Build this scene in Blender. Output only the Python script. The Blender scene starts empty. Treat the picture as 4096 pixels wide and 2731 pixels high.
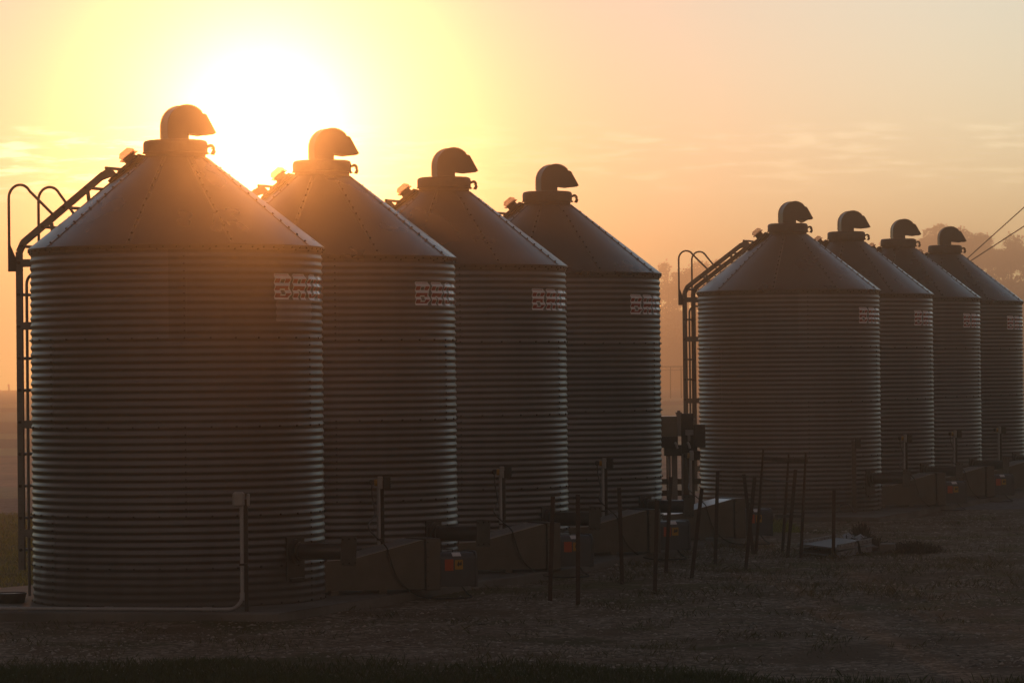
import bpy, math, random
import numpy as np
from mathutils import Matrix, Vector
random.seed(7); rng = np.random.default_rng(7)
PI = math.pi; R = math.radians
S = bpy.context.scene; C = S.collection
GZ = -0.07                                   # gravel level (pad top is z = 0)

# ------------------------------------------------------------------ shading helpers
def new_mat(name):
    m = bpy.data.materials.new(name); m.use_nodes = True
    nt = m.node_tree; nt.nodes.clear()
    return m, nt
def nd(nt, typ, ins=None, **attrs):
    n = nt.nodes.new(typ)
    for k, v in attrs.items(): setattr(n, k, v)
    for k, v in (ins or {}).items():
        s = n.inputs[k]
        if isinstance(v, bpy.types.NodeSocket): nt.links.new(v, s)
        else: s.default_value = v
    return n
def math_(nt, op, a, b=0.0, clamp=False):
    return nd(nt, 'ShaderNodeMath', {0: a, 1: b}, operation=op, use_clamp=clamp).outputs[0]
def mapr(nt, v, a, b, c=0.0, d=1.0, smooth=True):
    n = nd(nt, 'ShaderNodeMapRange', {'Value': v, 'From Min': a, 'From Max': b, 'To Min': c, 'To Max': d})
    n.interpolation_type = 'SMOOTHSTEP' if smooth else 'LINEAR'
    return n.outputs[0]
def mix(nt, f, a, b, blend='MIX'):
    n = nd(nt, 'ShaderNodeMix', data_type='RGBA', blend_type=blend)
    for i, v in ((0, f), (6, a), (7, b)):
        if isinstance(v, bpy.types.NodeSocket): nt.links.new(v, n.inputs[i])
        else: n.inputs[i].default_value = v if i == 0 else (*v, 1)
    return n.outputs[2]
def noise(nt, scale, detail=4, rough=.55, vec=None, out=0):
    n = nd(nt, 'ShaderNodeTexNoise', {'Scale': scale, 'Detail': detail, 'Roughness': rough})
    if vec is not None: nt.links.new(vec, n.inputs['Vector'])
    return n.outputs[out]
def scaled(nt, vec, sx, sy, sz):
    return nd(nt, 'ShaderNodeVectorMath', {0: vec, 1: (sx, sy, sz)}, operation='MULTIPLY').outputs[0]
def finish(nt, col, rough=.6, metal=0.0, bump=None, bstr=.2, bdist=.01, **kw):
    b = nd(nt, 'ShaderNodeBsdfPrincipled')
    def put(k, v):
        if isinstance(v, bpy.types.NodeSocket): nt.links.new(v, b.inputs[k])
        elif isinstance(v, tuple): b.inputs[k].default_value = (*v, 1)
        else: b.inputs[k].default_value = v
    put('Base Color', col); put('Roughness', rough); put('Metallic', metal)
    for k, v in kw.items(): put(k.replace('_', ' '), v)
    if bump is not None:
        bn = nd(nt, 'ShaderNodeBump', {'Strength': bstr, 'Distance': bdist, 'Height': bump})
        nt.links.new(bn.outputs[0], b.inputs['Normal'])
    o = nd(nt, 'ShaderNodeOutputMaterial'); nt.links.new(b.outputs[0], o.inputs[0])
    return b
def objco(nt): return nd(nt, 'ShaderNodeTexCoord').outputs['Object']

def metal_mat(name, col, rough, metal, var=.25, streak=True, scale=30, panels=False):
    m, nt = new_mat(name); co0 = objco(nt)
    rnd = nd(nt, 'ShaderNodeObjectInfo').outputs['Random']
    off = nd(nt, 'ShaderNodeCombineXYZ', {0: math_(nt, 'MULTIPLY', rnd, 37.0), 1: math_(nt, 'MULTIPLY', rnd, 11.0), 2: 0.0}).outputs[0]
    co = nd(nt, 'ShaderNodeVectorMath', {0: co0, 1: off}, operation='ADD').outputs[0]
    sp = nd(nt, 'ShaderNodeTexVoronoi', {'Vector': co, 'Scale': scale}).outputs['Color']
    spv = nd(nt, 'ShaderNodeSeparateColor', {0: sp}).outputs[0]
    st = noise(nt, 6, 3, .5, scaled(nt, co, 1, 1, .12 if streak else 1))
    big = noise(nt, 1.3, 3, .5, co)
    f = math_(nt, 'ADD', math_(nt, 'MULTIPLY', spv, .10), math_(nt, 'ADD', math_(nt, 'MULTIPLY', st, .9), math_(nt, 'MULTIPLY', big, .6)))
    v = mapr(nt, f, .45, 1.25, 1 - var, 1 + var, False)
    v = math_(nt, 'MULTIPLY', v, mapr(nt, rnd, 0, 1, .90, 1.08, False))
    if panels:                                        # every rolled sheet weathers to its own tone; mud is splashed up the foot
        q = nd(nt, 'ShaderNodeSeparateXYZ', {0: co0})
        row = math_(nt, 'FLOOR', math_(nt, 'DIVIDE', math_(nt, 'ADD', q.outputs[2], -.02), .81))
        an_ = math_(nt, 'ADD', math_(nt, 'DIVIDE', math_(nt, 'ARCTAN2', q.outputs[1], q.outputs[0]), 2 * PI / 3), math_(nt, 'MULTIPLY', row, .5))
        cell = nd(nt, 'ShaderNodeCombineXYZ', {0: math_(nt, 'FLOOR', math_(nt, 'ADD', an_, .235)), 1: row, 2: math_(nt, 'MULTIPLY', rnd, 50.0)}).outputs[0]
        wn = nd(nt, 'ShaderNodeTexWhiteNoise', {'Vector': cell}).outputs['Value']
        v = math_(nt, 'MULTIPLY', v, mapr(nt, wn, 0, 1, .86, 1.12, False))
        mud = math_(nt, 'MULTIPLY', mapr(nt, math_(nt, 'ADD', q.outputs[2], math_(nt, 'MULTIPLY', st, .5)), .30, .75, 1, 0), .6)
    c = mix(nt, 1, col, (1, 1, 1), 'MULTIPLY')
    sc = nd(nt, 'ShaderNodeVectorMath', {0: c, 'Scale': v}, operation='SCALE').outputs[0]
    if panels:
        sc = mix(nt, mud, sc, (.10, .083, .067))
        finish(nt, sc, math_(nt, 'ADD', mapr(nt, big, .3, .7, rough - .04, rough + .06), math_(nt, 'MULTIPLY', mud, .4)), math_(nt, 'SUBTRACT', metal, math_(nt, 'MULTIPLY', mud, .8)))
    else: finish(nt, sc, mapr(nt, big, .3, .7, rough - .04, rough + .06), metal)
    return m
def plain(name, col, rough=.6, metal=0.0, var=.25, scale=14, **kw):
    m, nt = new_mat(name); co = objco(nt)
    v = mapr(nt, noise(nt, scale, 5, .6, co), .3, .7, 1 - var, 1 + var, False)
    sc = nd(nt, 'ShaderNodeVectorMath', {0: mix(nt, 1, col, (1, 1, 1), 'MULTIPLY'), 'Scale': v}, operation='SCALE').outputs[0]
    finish(nt, sc, rough, metal, **kw)
    return m
M = {}
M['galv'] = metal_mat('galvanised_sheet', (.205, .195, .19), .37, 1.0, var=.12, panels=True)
M['roof'] = metal_mat('galvanised_roof', (.20, .19, .187), .30, 1.0, var=.06)
M['ladder'] = metal_mat('galvanised_ladder', (.21, .205, .20), .45, .7, streak=False)
M['bolt'] = plain('dark_bolt', (.035, .033, .032), .55, .4)
M['lid'] = plain('grey_lid_plastic', (.065, .06, .056), .5)
M['hood'] = metal_mat('hood_metal', (.10, .096, .092), .36, .7, var=.06, streak=False)
M['duct'] = plain('grey_fan_sheet', (.13, .123, .12), .30, .85, var=.15, scale=5)
M['motor'] = plain('blue_grey_paint', (.075, .077, .086), .38, .2, var=.15, scale=5)
M['black'] = plain('black_rubber', (.02, .019, .018), .6)
M['dark'] = plain('dark_steel', (.035, .028, .024), .6, .3, var=.4)
M['rust'] = plain('rusty_post', (.06, .03, .018), .8, 0, var=.5, scale=40)
M['orange'] = plain('orange_sticker', (.50, .065, .012), .45, 0, var=.08)
M['yellow'] = plain('yellow_sticker', (.48, .25, .015), .45, 0, var=.08)
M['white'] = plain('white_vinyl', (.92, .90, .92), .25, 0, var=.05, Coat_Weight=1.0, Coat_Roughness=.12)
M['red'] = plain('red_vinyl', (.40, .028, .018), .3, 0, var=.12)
M['pvc'] = plain('grey_conduit', (.42, .41, .41), .45, 0, var=.12)
M['box'] = plain('pale_box', (.38, .36, .34), .4, 0, var=.12)
M['panel'] = plain('pale_panel', (.27, .26, .275), .5, 0, var=.25, scale=9)
M['wood'] = plain('weathered_board', (.10, .075, .055), .8, 0, var=.4, scale=6)
M['crumple'] = plain('crumpled_sheet', (.30, .29, .31), .5)
M['trunk'] = plain('bark', (.05, .04, .03), .9)
M['weed'] = plain('dry_weed', (.045, .03, .018), .9, 0, var=.4)
m, nt = new_mat('milky_lens')
t0_ = nd(nt, 'ShaderNodeBsdfTranslucent', {'Color': (.95, .80, .72, 1)}); t3_ = nd(nt, 'ShaderNodeBsdfTransparent', {'Color': (.93, .80, .72, 1)}); t1_ = nd(nt, 'ShaderNodeMixShader', {0: .62, 1: t0_.outputs[0], 2: t3_.outputs[0]}); t2_ = nd(nt, 'ShaderNodeBsdfGlossy', {'Color': (.8, .8, .8, 1), 'Roughness': .2})
ms_ = nd(nt, 'ShaderNodeMixShader', {0: .12, 1: t1_.outputs[0], 2: t2_.outputs[0]}); o_ = nd(nt, 'ShaderNodeOutputMaterial'); nt.links.new(ms_.outputs[0], o_.inputs[0]); M['lens'] = m
m, nt = new_mat('pale_mesh'); finish(nt, (.6, .57, .5), .7, 0, Transmission_Weight=.35, IOR=1.05); M['net'] = m

# concrete
m, nt = new_mat('concrete'); co = objco(nt)
n1 = noise(nt, 1.2, 6, .65, co); n2 = noise(nt, 40, 3, .6, co)
finish(nt, mix(nt, mapr(nt, n1, .35, .7), (.14, .125, .108), (.23, .21, .185)), .85, 0, n2, .25, .004); M['concrete'] = m

# ------------------------------------------------------------------ mesh helpers
class MB:
    def __init__(s): s.v = []; s.f = []; s.m = []; s.n = 0
    def add(s, vs, fs, mi=0):
        b = len(s.v); s.v += [tuple(v) for v in vs]
        s.f += [tuple(i + b for i in f) for f in fs]; s.m += [mi] * len(fs)
        return s
    def box(s, c, d, mi=0, rot=None, bev=0.0):
        x, y, z = (q / 2 for q in d)
        if bev <= 0:
            vs = [(sx * x, sy * y, sz * z) for sz in (-1, 1) for sy in (-1, 1) for sx in (-1, 1)]
            fs = [(0, 2, 3, 1), (4, 5, 7, 6), (0, 1, 5, 4), (2, 6, 7, 3), (0, 4, 6, 2), (1, 3, 7, 5)]
        else:
            b = min(bev, x * .9, y * .9, z * .9)
            vs = []; fs = []
            for zz, k in ((-z, b), (-z + b, 0), (z - b, 0), (z, b)):
                for px, py in ((-x + b + 0, -y + k), (x - b, -y + k), (x - k, -y + b), (x - k, y - b), (x - b, y - k), (-x + b, y - k), (-x + k, y - b), (-x + k, -y + b)):
                    vs.append((px, py, zz))
            for l in range(3):
                for i in range(8):
                    j = (i + 1) % 8; fs.append((l * 8 + i, l * 8 + j, l * 8 + 8 + j, l * 8 + 8 + i))
            fs.append(tuple(range(7, -1, -1))); fs.append(tuple(range(24, 32)))
        c = Vector(c)
        vs = [(rot @ Vector(v) if rot else Vector(v)) + c for v in vs]
        return s.add(vs, fs, mi)
    def bar(s, a, b, w, t, mi=0, up=(0, 0, 1)):       # rectangular bar between two points
        a = Vector(a); b = Vector(b); d = b - a; L = d.length; d = d / L; u = Vector(up)
        x = d.cross(u); x = x.normalized() if x.length > 1e-5 else Vector((1, 0, 0)); y = x.cross(d)
        rot = Matrix((x, d, y)).transposed()
        return s.box((a + b) / 2, (w, L, t), mi, rot)
    def tube(s, pts, r, n=8, mi=0, cap=True):
        pts = [Vector(p) for p in pts]; vs = []; fs = []
        rr = r if isinstance(r, (list, tuple)) else [r] * len(pts)
        x = None
        for i, p in enumerate(pts):
            d = (pts[min(i + 1, len(pts) - 1)] - pts[max(i - 1, 0)]).normalized()
            if x is None: x = d.orthogonal().normalized()
            else: x = (x - d * x.dot(d)).normalized()
            y = d.cross(x)
            for k in range(n):
                a = 2 * PI * k / n; vs.append(p + (x * math.cos(a) + y * math.sin(a)) * rr[i])
        for i in range(len(pts) - 1):
            for k in range(n):
                j = (k + 1) % n; fs.append((i * n + k, i * n + j, i * n + n + j, i * n + n + k))
        if cap: fs.append(tuple(range(n - 1, -1, -1))); fs.append(tuple(range((len(pts) - 1) * n, len(pts) * n)))
        return s.add(vs, fs, mi)
    def lathe(s, prof, n=48, mi=0, c=(0, 0, 0), cap=False):
        vs = []; fs = []; m = len(prof)
        for k in range(n):
            a = 2 * PI * k / n; ca, sa = math.cos(a), math.sin(a)
            vs += [(c[0] + r * ca, c[1] + r * sa, c[2] + z) for r, z in prof]
        for k in range(n):
            j = (k + 1) % n
            fs += [(k * m + i, j * m + i, j * m + i + 1, k * m + i + 1) for i in range(m - 1)]
        if cap: fs.append(tuple(k * m + m - 1 for k in range(n)))
        return s.add(vs, fs, mi)
    def prism(s, poly, t, mat, mi=0, mi_side=None):      # polygon in local xz, thickness t along local y, placed by 4x4
        n = len(poly)
        vs = [mat @ Vector((x, -t / 2, z)) for x, z in poly] + [mat @ Vector((x, t / 2, z)) for x, z in poly]
        s.add(vs, [tuple(range(n)), tuple(range(2 * n - 1, n - 1, -1))], mi)
        b = len(s.v) - 2 * n
        for i in range(n):
            j = (i + 1) % n; s.f.append((b + j, b + i, b + n + i, b + n + j)); s.m.append(mi if mi_side is None else mi_side)
        return s
    def bolt(s, p, nrm, r=.0105, h=.009, mi=1):
        p = Vector(p); nrm = Vector(nrm).normalized(); x = nrm.orthogonal().normalized(); y = nrm.cross(x)
        vs = [p + (x * math.cos(k * PI / 3) + y * math.sin(k * PI / 3)) * r - nrm * .004 for k in range(6)]
        vs += [p + (x * math.cos(k * PI / 3) + y * math.sin(k * PI / 3)) * r * .85 + nrm * h for k in range(6)]
        fs = [(k, (k + 1) % 6, 6 + (k + 1) % 6, 6 + k) for k in range(6)] + [tuple(range(6, 12))]
        return s.add(vs, fs, mi)
    def build(s, name, mats, parent=None, smooth=None):
        me = bpy.data.meshes.new(name); me.from_pydata([tuple(v) for v in s.v], [], s.f)
        for mm in (mats if isinstance(mats, list) else [mats]): me.materials.append(mm)
        me.polygons.foreach_set('material_index', s.m)
        if smooth is not None:
            me.polygons.foreach_set('use_smooth', [True] * len(s.f))
            me.update(); me.set_sharp_from_angle(angle=R(smooth))
        me.update()
        o = bpy.data.objects.new(name, me); C.objects.link(o)
        if parent: o.parent = parent
        return o
def tag(o, label=None, cat=None, group=None, kind=None):
    for k, v in (('label', label), ('category', cat), ('group', group), ('kind', kind)):
        if v: o[k] = v
    return o
def empty(name, loc=(0, 0, 0)):
    o = bpy.data.objects.new(name, None); o.location = loc; o.empty_display_size = .2; C.objects.link(o); return o
def copy_tree(o, parent=None):
    c = o.copy(); C.objects.link(c)
    if parent: c.parent = parent
    for ch in list(o.children): copy_tree(ch, c)
    return c
def np_mesh(name, V, F, mats, parent=None, smooth=False):      # equal-sized faces from numpy
    me = bpy.data.meshes.new(name); k = F.shape[1]
    me.vertices.add(len(V)); me.vertices.foreach_set('co', V.astype(np.float32).ravel())
    me.loops.add(F.size); me.loops.foreach_set('vertex_index', F.astype(np.int32).ravel())
    me.polygons.add(len(F)); me.polygons.foreach_set('loop_start', np.arange(len(F), dtype=np.int32) * k)
    me.polygons.foreach_set('loop_total', np.full(len(F), k, dtype=np.int32))
    me.materials.append(mats); me.update(calc_edges=True)
    if smooth: me.polygons.foreach_set('use_smooth', np.ones(len(F), dtype=bool))
    o = bpy.data.objects.new(name, me); C.objects.link(o)
    if parent: o.parent = parent
    return o

# ------------------------------------------------------------------ camera
cam = bpy.data.cameras.new('camera'); cam.lens = 135; cam.sensor_width = 36; cam.clip_end = 6000
co_ = bpy.data.objects.new('camera', cam); C.objects.link(co_); S.camera = co_
co_.matrix_world = Matrix.Translation((0, 0, 2.088)) @ Matrix.Rotation(PI / 2 + .0086, 4, 'X') @ Matrix.Rotation(-.0103, 4, 'Z')

# ------------------------------------------------------------------ sun, sky
SUN_AZ, SUN_EL = R(-3.67), R(3.75)
sdir = Vector((math.sin(SUN_AZ) * math.cos(SUN_EL), math.cos(SUN_AZ) * math.cos(SUN_EL), math.sin(SUN_EL)))
sl = bpy.data.lights.new('sun', 'SUN'); sl.energy = 1.1; sl.angle = R(.55); sl.color = (1, .38, .11)
so = bpy.data.objects.new('sun', sl); C.objects.link(so)
so.rotation_euler = (-sdir).to_track_quat('-Z', 'Y').to_euler(); so.location = (0, 0, 60)
w = bpy.data.worlds.new('World'); S.world = w; w.use_nodes = True
nt = w.node_tree; nt.nodes.clear()
sky = nd(nt, 'ShaderNodeTexSky', sky_type='NISHITA', sun_disc=False, sun_elevation=SUN_EL, sun_rotation=SUN_AZ,
         altitude=100, air_density=.6, dust_density=.05, ozone_density=1.0)
dirv = nd(nt, 'ShaderNodeTexCoord').outputs['Generated']
dirn = nd(nt, 'ShaderNodeVectorMath', {0: dirv}, operation='NORMALIZE').outputs[0]
dot = nd(nt, 'ShaderNodeVectorMath', {0: dirn, 1: tuple(sdir)}, operation='DOT_PRODUCT').outputs['Value']
ang = math_(nt, 'ARCCOSINE', math_(nt, 'MINIMUM', dot, .9999999))            # radians from the sun
sep = nd(nt, 'ShaderNodeSeparateXYZ', {0: dirn})
def vscale(v, s): return nd(nt, 'ShaderNodeVectorMath', {0: v, 'Scale': s}, operation='SCALE').outputs[0]
def vadd(a, b): return nd(nt, 'ShaderNodeVectorMath', {0: a, 1: b}, operation='ADD').outputs[0]
# sky tinted by direction: warm fill added from behind, bluish lobe whitens sun halo
fr_ = mapr(nt, dot, .50, .982)
tint = nd(nt, 'ShaderNodeMix', {0: fr_, 4: (2.2, 1.07, .70), 5: (2.5, 2.33, 2.0)}, data_type='VECTOR').outputs[1]
warm = nd(nt, 'ShaderNodeVectorMath', {0: sky.outputs[0], 1: tint}, operation='MULTIPLY').outputs[0]
def lobe(col, sig, amp, p=1.0):
    e = math_(nt, 'EXPONENT', math_(nt, 'MULTIPLY', math_(nt, 'POWER', math_(nt, 'DIVIDE', ang, sig), p), -1.0))
    rgb = nd(nt, 'ShaderNodeRGB'); rgb.outputs[0].default_value = (*col, 1)
    return vscale(rgb.outputs[0], math_(nt, 'MULTIPLY', e, amp))
f_el = nd(nt, 'ShaderNodeMix', {0: fr_, 2: mapr(nt, sep.outputs[2], .02, .45, .40, 1.3), 3: mapr(nt, sep.outputs[2], -.02, .10, 1.02, 1.1)}, data_type='FLOAT').outputs[0]
zen = mapr(nt, sep.outputs[2], .62, .97, 1.0, .62)
warm = vscale(warm, math_(nt, 'MULTIPLY', math_(nt, 'MULTIPLY', f_el, zen), mapr(nt, ang, .0, .20, .44, 1.10)))          # fill dimmed low behind, overhead and round the sun
tot = vadd(warm, lobe((.2, .3, 1.0), .10, 3.0, 1.6))
# thin streaks of cloud low over the horizon
CO = 23.0
el = math_(nt, 'ARCSINE', sep.outputs[2])
az = math_(nt, 'ARCTAN2', sep.outputs[0], sep.outputs[1])
cv = nd(nt, 'ShaderNodeCombineXYZ', {0: math_(nt, 'ADD', math_(nt, 'MULTIPLY', az, 60), CO), 1: math_(nt, 'MULTIPLY', el, 420)}).outputs[0]
cn = noise(nt, 1.0, 7, .62, cv)
cl = mapr(nt, cn, .47, .66)
band = math_(nt, 'MULTIPLY', mapr(nt, el, .044, .050), mapr(nt, el, .068, .060))
cl = math_(nt, 'MULTIPLY', math_(nt, 'MULTIPLY', cl, band), mapr(nt, az, -.02, -.085, .30, 1.5))
rgb = nd(nt, 'ShaderNodeRGB'); rgb.outputs[0].default_value = (1, .84, .50, 1)
tot = vadd(tot, vscale(rgb.outputs[0], math_(nt, 'MULTIPLY', cl, 20.0)))
bg = nd(nt, 'ShaderNodeBackground', {0: tot, 1: .1})
wo = nd(nt, 'ShaderNodeOutputWorld'); nt.links.new(bg.outputs[0], wo.inputs[0])

S.view_settings.view_transform = 'Standard'; S.view_settings.look = 'None'
S.view_settings.exposure = -0.62; S.view_settings.gamma = 1.0
S.render.engine = 'CYCLES'
S.cycles.use_denoising = True; S.cycles.use_adaptive_sampling = False
S.cycles.max_bounces = 6; S.cycles.volume_bounces = 0; S.cycles.transparent_max_bounces = 8
S.cycles.sample_clamp_indirect = 6

# ------------------------------------------------------------------ haze
hz = MB().box((0, 390, 13.9), (1400, 850, 30.2))
m, nt = new_mat('dawn_haze')
pv = nd(nt, 'ShaderNodeVolumePrincipled', {'Color': (1, .90, .72, 1), 'Density': .0020, 'Anisotropy': .75})      # fine mist
pw = nd(nt, 'ShaderNodeVolumePrincipled', {'Color': (1, .76, .55, 1), 'Density': .0011, 'Anisotropy': .974})      # narrow forward lobe added for the sun-glare veil over the near bins
sm_ = nd(nt, 'ShaderNodeAddShader', {0: pv.outputs[0], 1: pw.outputs[0]})
o_ = nd(nt, 'ShaderNodeOutputMaterial'); nt.links.new(sm_.outputs[0], o_.inputs['Volume'])
tag(hz.build('haze', m), kind='stuff')

# ------------------------------------------------------------------ ground
m, nt = new_mat('farm_ground')
pos = nd(nt, 'ShaderNodeNewGeometry').outputs['Position']
sp = nd(nt, 'ShaderNodeSeparateXYZ', {0: pos}); X, Y = sp.outputs[0], sp.outputs[1]
wob = math_(nt, 'MULTIPLY', math_(nt, 'SUBTRACT', noise(nt, .5, 4, .6, pos), .5), 2.0)
vrow = math_(nt, 'ADD', math_(nt, 'SUBTRACT', math_(nt, 'MULTIPLY', X, math.cos(R(18.3))), math_(nt, 'MULTIPLY', Y, math.sin(R(18.3)))), wob)
vor = nd(nt, 'ShaderNodeTexVoronoi', {'Vector': pos, 'Scale': 22.0, 'Randomness': 1.0})
vc = nd(nt, 'ShaderNodeSeparateColor', {0: vor.outputs['Color']}).outputs[0]
gr = mix(nt, mapr(nt, vc, .2, 1), (.135, .10, .07), (.42, .33, .25))
dirt = mix(nt, noise(nt, 3, 5, .6, pos), (.115, .078, .05), (.20, .14, .09))
gravel = mix(nt, mapr(nt, noise(nt, .9, 6, .65, pos), .40, .62), gr, dirt)
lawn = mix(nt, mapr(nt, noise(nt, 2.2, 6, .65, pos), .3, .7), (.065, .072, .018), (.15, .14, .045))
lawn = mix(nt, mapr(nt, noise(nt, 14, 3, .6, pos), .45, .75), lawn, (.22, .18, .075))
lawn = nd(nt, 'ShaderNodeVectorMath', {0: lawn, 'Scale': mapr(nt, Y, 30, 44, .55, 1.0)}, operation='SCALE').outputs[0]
stub = mix(nt, mapr(nt, noise(nt, .8, 6, .7, scaled(nt, pos, 1, .5, 1)), .35, .65), (.16, .075, .04), (.34, .17, .09))
yw = math_(nt, 'ADD', Y, math_(nt, 'MULTIPLY', wob, 2.5))
near_lawn = mapr(nt, math_(nt, 'ADD', Y, math_(nt, 'MULTIPLY', X, .45)), 27.1, 28.0, 1, 0)
lawn_mask = math_(nt, 'MAXIMUM', near_lawn, mapr(nt, vrow, -15.6, -16.4))
lawn_mask = math_(nt, 'MAXIMUM', lawn_mask, mapr(nt, yw, 72, 74))
patch = math_(nt, 'MULTIPLY', mapr(nt, noise(nt, .55, 5, .6, pos), .52, .62), .7)
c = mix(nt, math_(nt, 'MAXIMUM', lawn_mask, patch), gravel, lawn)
def band_(a, b, s=1.5): return math_(nt, 'MULTIPLY', mapr(nt, yw, a - s, a + s), mapr(nt, yw, b - s, b + s, 1, 0))
c = mix(nt, band_(77, 110), c, stub)
c = mix(nt, band_(110, 122), c, (.26, .25, .08))
c = mix(nt, band_(122, 141), c, (.07, .045, .025))
c = mix(nt, band_(141, 155), c, (.34, .31, .11))
c = mix(nt, band_(155, 198, 3), c, (.09, .05, .028))
c = mix(nt, band_(198, 260, 8), c, (.38, .32, .13))
c = mix(nt, band_(260, 300, 10), c, (.08, .05, .03))
c = mix(nt, band_(300, 345, 12), c, (.42, .36, .16))
c = mix(nt, band_(345, 760, 15), c, (.16, .11, .06))
hgt = math_(nt, 'ADD', math_(nt, 'MULTIPLY', vor.outputs['Distance'], -.6), noise(nt, 6, 6, .7, pos))
finish(nt, c, mapr(nt, Y, 52, 75, .9, .58), 0, hgt, .8, .03, Specular_IOR_Level=math_(nt, 'MULTIPLY', mapr(nt, Y, 52, 75, .25, 1.0), mapr(nt, nd(nt, 'ShaderNodeSeparateColor', {0: c}).outputs[1], .03, .34, .25, 1.0)), Specular_Tint=mix(nt, mapr(nt, Y, 52, 75), (1, 1, 1), (1, .78, .34)))
M['ground'] = m
NX, NY = 60, 150
xs = np.concatenate([np.linspace(-12, 14, NX - 20), ]); xs = np.concatenate([[-640, -300, -200, -120, -60, -30, -18], xs, [18, 26, 50, 110, 200, 300, 640]])
ys = np.concatenate([[-25, 0, 12, 20], np.linspace(24, 60, 110), [64, 70, 80, 95, 120, 160, 220, 320, 480, 580, 690, 800]])
gx, gy = np.meshgrid(xs, ys)
def ground_h(x, y):
    nearw = np.clip((64 - y) / 8, 0, 1) * np.clip((y - 20) / 4, 0, 1)
    h = .018 * np.sin(x * 1.7 + y * .9) + .014 * np.sin(x * .8 - y * 1.9 + 1) + .012 * np.sin(3.1 * x + 2.3 * y)
    slope = np.clip((30 - y) / 6, 0, 1) * -.02
    return GZ - .012 + h * .7 * nearw + slope
gz = ground_h(gx, gy)
V = np.stack([gx, gy, gz], -1).reshape(-1, 3); nx = len(xs); ny = len(ys)
ii, jj = np.meshgrid(np.arange(nx - 1), np.arange(ny - 1)); b0 = (jj * nx + ii).ravel()
F = np.stack([b0, b0 + 1, b0 + nx + 1, b0 + nx], -1)
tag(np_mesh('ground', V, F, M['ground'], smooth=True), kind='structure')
# driveway behind the bins
m, nt = new_mat('driveway_gravel'); co = objco(nt)
vv = nd(nt, 'ShaderNodeSeparateColor', {0: nd(nt, 'ShaderNodeTexVoronoi', {'Vector': co, 'Scale': 12.0}).outputs['Color']}).outputs[0]
finish(nt, mix(nt, vv, (.10, .085, .085), (.26, .23, .23)), .9, 0, vv, .6, .02)
V = []; F = []
for i, x in enumerate(np.linspace(-60, 60, 61)):
    a = 61.2 - .1 * (x + 8) + .5 * math.sin(x * .7); V += [(x, a, GZ), (x, a + 8.5 + .6 * math.sin(x * .45 + 1), GZ)]
    if i: k = 2 * i; F.append((k - 2, k, k + 1, k - 1))
tag(np_mesh('driveway', np.array(V), np.array(F), m), kind='structure')
# concrete pads
def pad(name, poly, z0, z1):
    n = len(poly); b = MB()
    vs = [(x, y, z0) for x, y in poly] + [(x, y, z1 - .012) for x, y in poly]
    cx = sum(p[0] for p in poly) / n; cy = sum(p[1] for p in poly) / n
    vs += [(x + .012 * (1 if cx > x else -1), y + .012 * (1 if cy > y else -1), z1) for x, y in poly]
    fs = []
    for i in range(n):
        j = (i + 1) % n; fs += [(i, j, n + j, n + i), (n + i, n + j, 2 * n + j, 2 * n + i)]
    fs.append(tuple(range(2 * n, 3 * n)))
    b.add(vs, fs); o = b.build(name, M['concrete']); return tag(o, kind='structure')
pad('concrete_pad', [(-7.2, 35.2), (-4.63, 34.57), (-2.09, 33.97), (-.5, 38.6), (.5, 41.1), (1.72, 44.99), (3.3, 50.3), (-.6, 51.6), (-4.6, 39.6)], -.5, 0)
pad('concrete_pad', [(2.0, 56.9), (5.21, 54.75), (6.23, 57.94), (9.9, 69.0), (10.6, 71.2), (6.6, 72.5)], -.5, 0)

# ------------------------------------------------------------------ grain bin
RB, HE, PITCH = 1.37, 3.30, .0676
def wall_r(z): return RB + .0066 * math.sin(2 * PI * z / PITCH)
def pol(r, a, z): return (r * math.cos(a), r * math.sin(a), z)
VIEW = R(-88)                                      # side that faces the camera
bin0 = empty('grain_bin')
# wall
NS = 120; rows = [i * PITCH / 8 for i in range(int(HE / PITCH * 8) + 1)]
wb = MB(); wb.lathe([(wall_r(z), z) for z in rows], NS)
seams = [.025, .36, .83, 1.645, 2.455, 3.255]
for si, z in enumerate(seams):
    zc = (round(z / PITCH - .25) + .25) * PITCH
    for k in range(36):
        a = VIEW + R(5.7) + k * R(10); wb.bolt(pol(wall_r(zc), a, zc), pol(1, a, 0))
lev = [(.025, .83, -60), (.83, 1.645, 0), (1.645, 2.455, -60), (2.455, 3.255, 0)]
for z0, z1, off in lev:
    k0, k1 = int(z0 / PITCH) + 1, int(z1 / PITCH)
    for s in range(3):
        a = VIEW + R(5.7 + off + 120 * s)
        for k in range(k0, k1):
            z = (k + .25) * PITCH; wb.bolt(pol(wall_r(z), a, z), pol(1, a, 0), .0095)
        # the lapped sheet edge
        ae = a + R(.9); zs = [z0 + i * PITCH / 8 for i in range(int((z1 - z0) / PITCH * 8))]
        vs = []; 
        for z in zs: vs += [pol(wall_r(z) + .0025, ae - R(1.6), z), pol(wall_r(z) + .003, ae, z), pol(wall_r(z) - .001, ae + R(.03), z)]
        fs = []
        for i in range(len(zs) - 1): fs += [(3 * i, 3 * i + 1, 3 * i + 4, 3 * i + 3), (3 * i + 1, 3 * i + 2, 3 * i + 5, 3 * i + 4)]
        wb.add(vs, fs)
wb.build('wall', [M['galv'], M['bolt']], bin0, 60)
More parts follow.
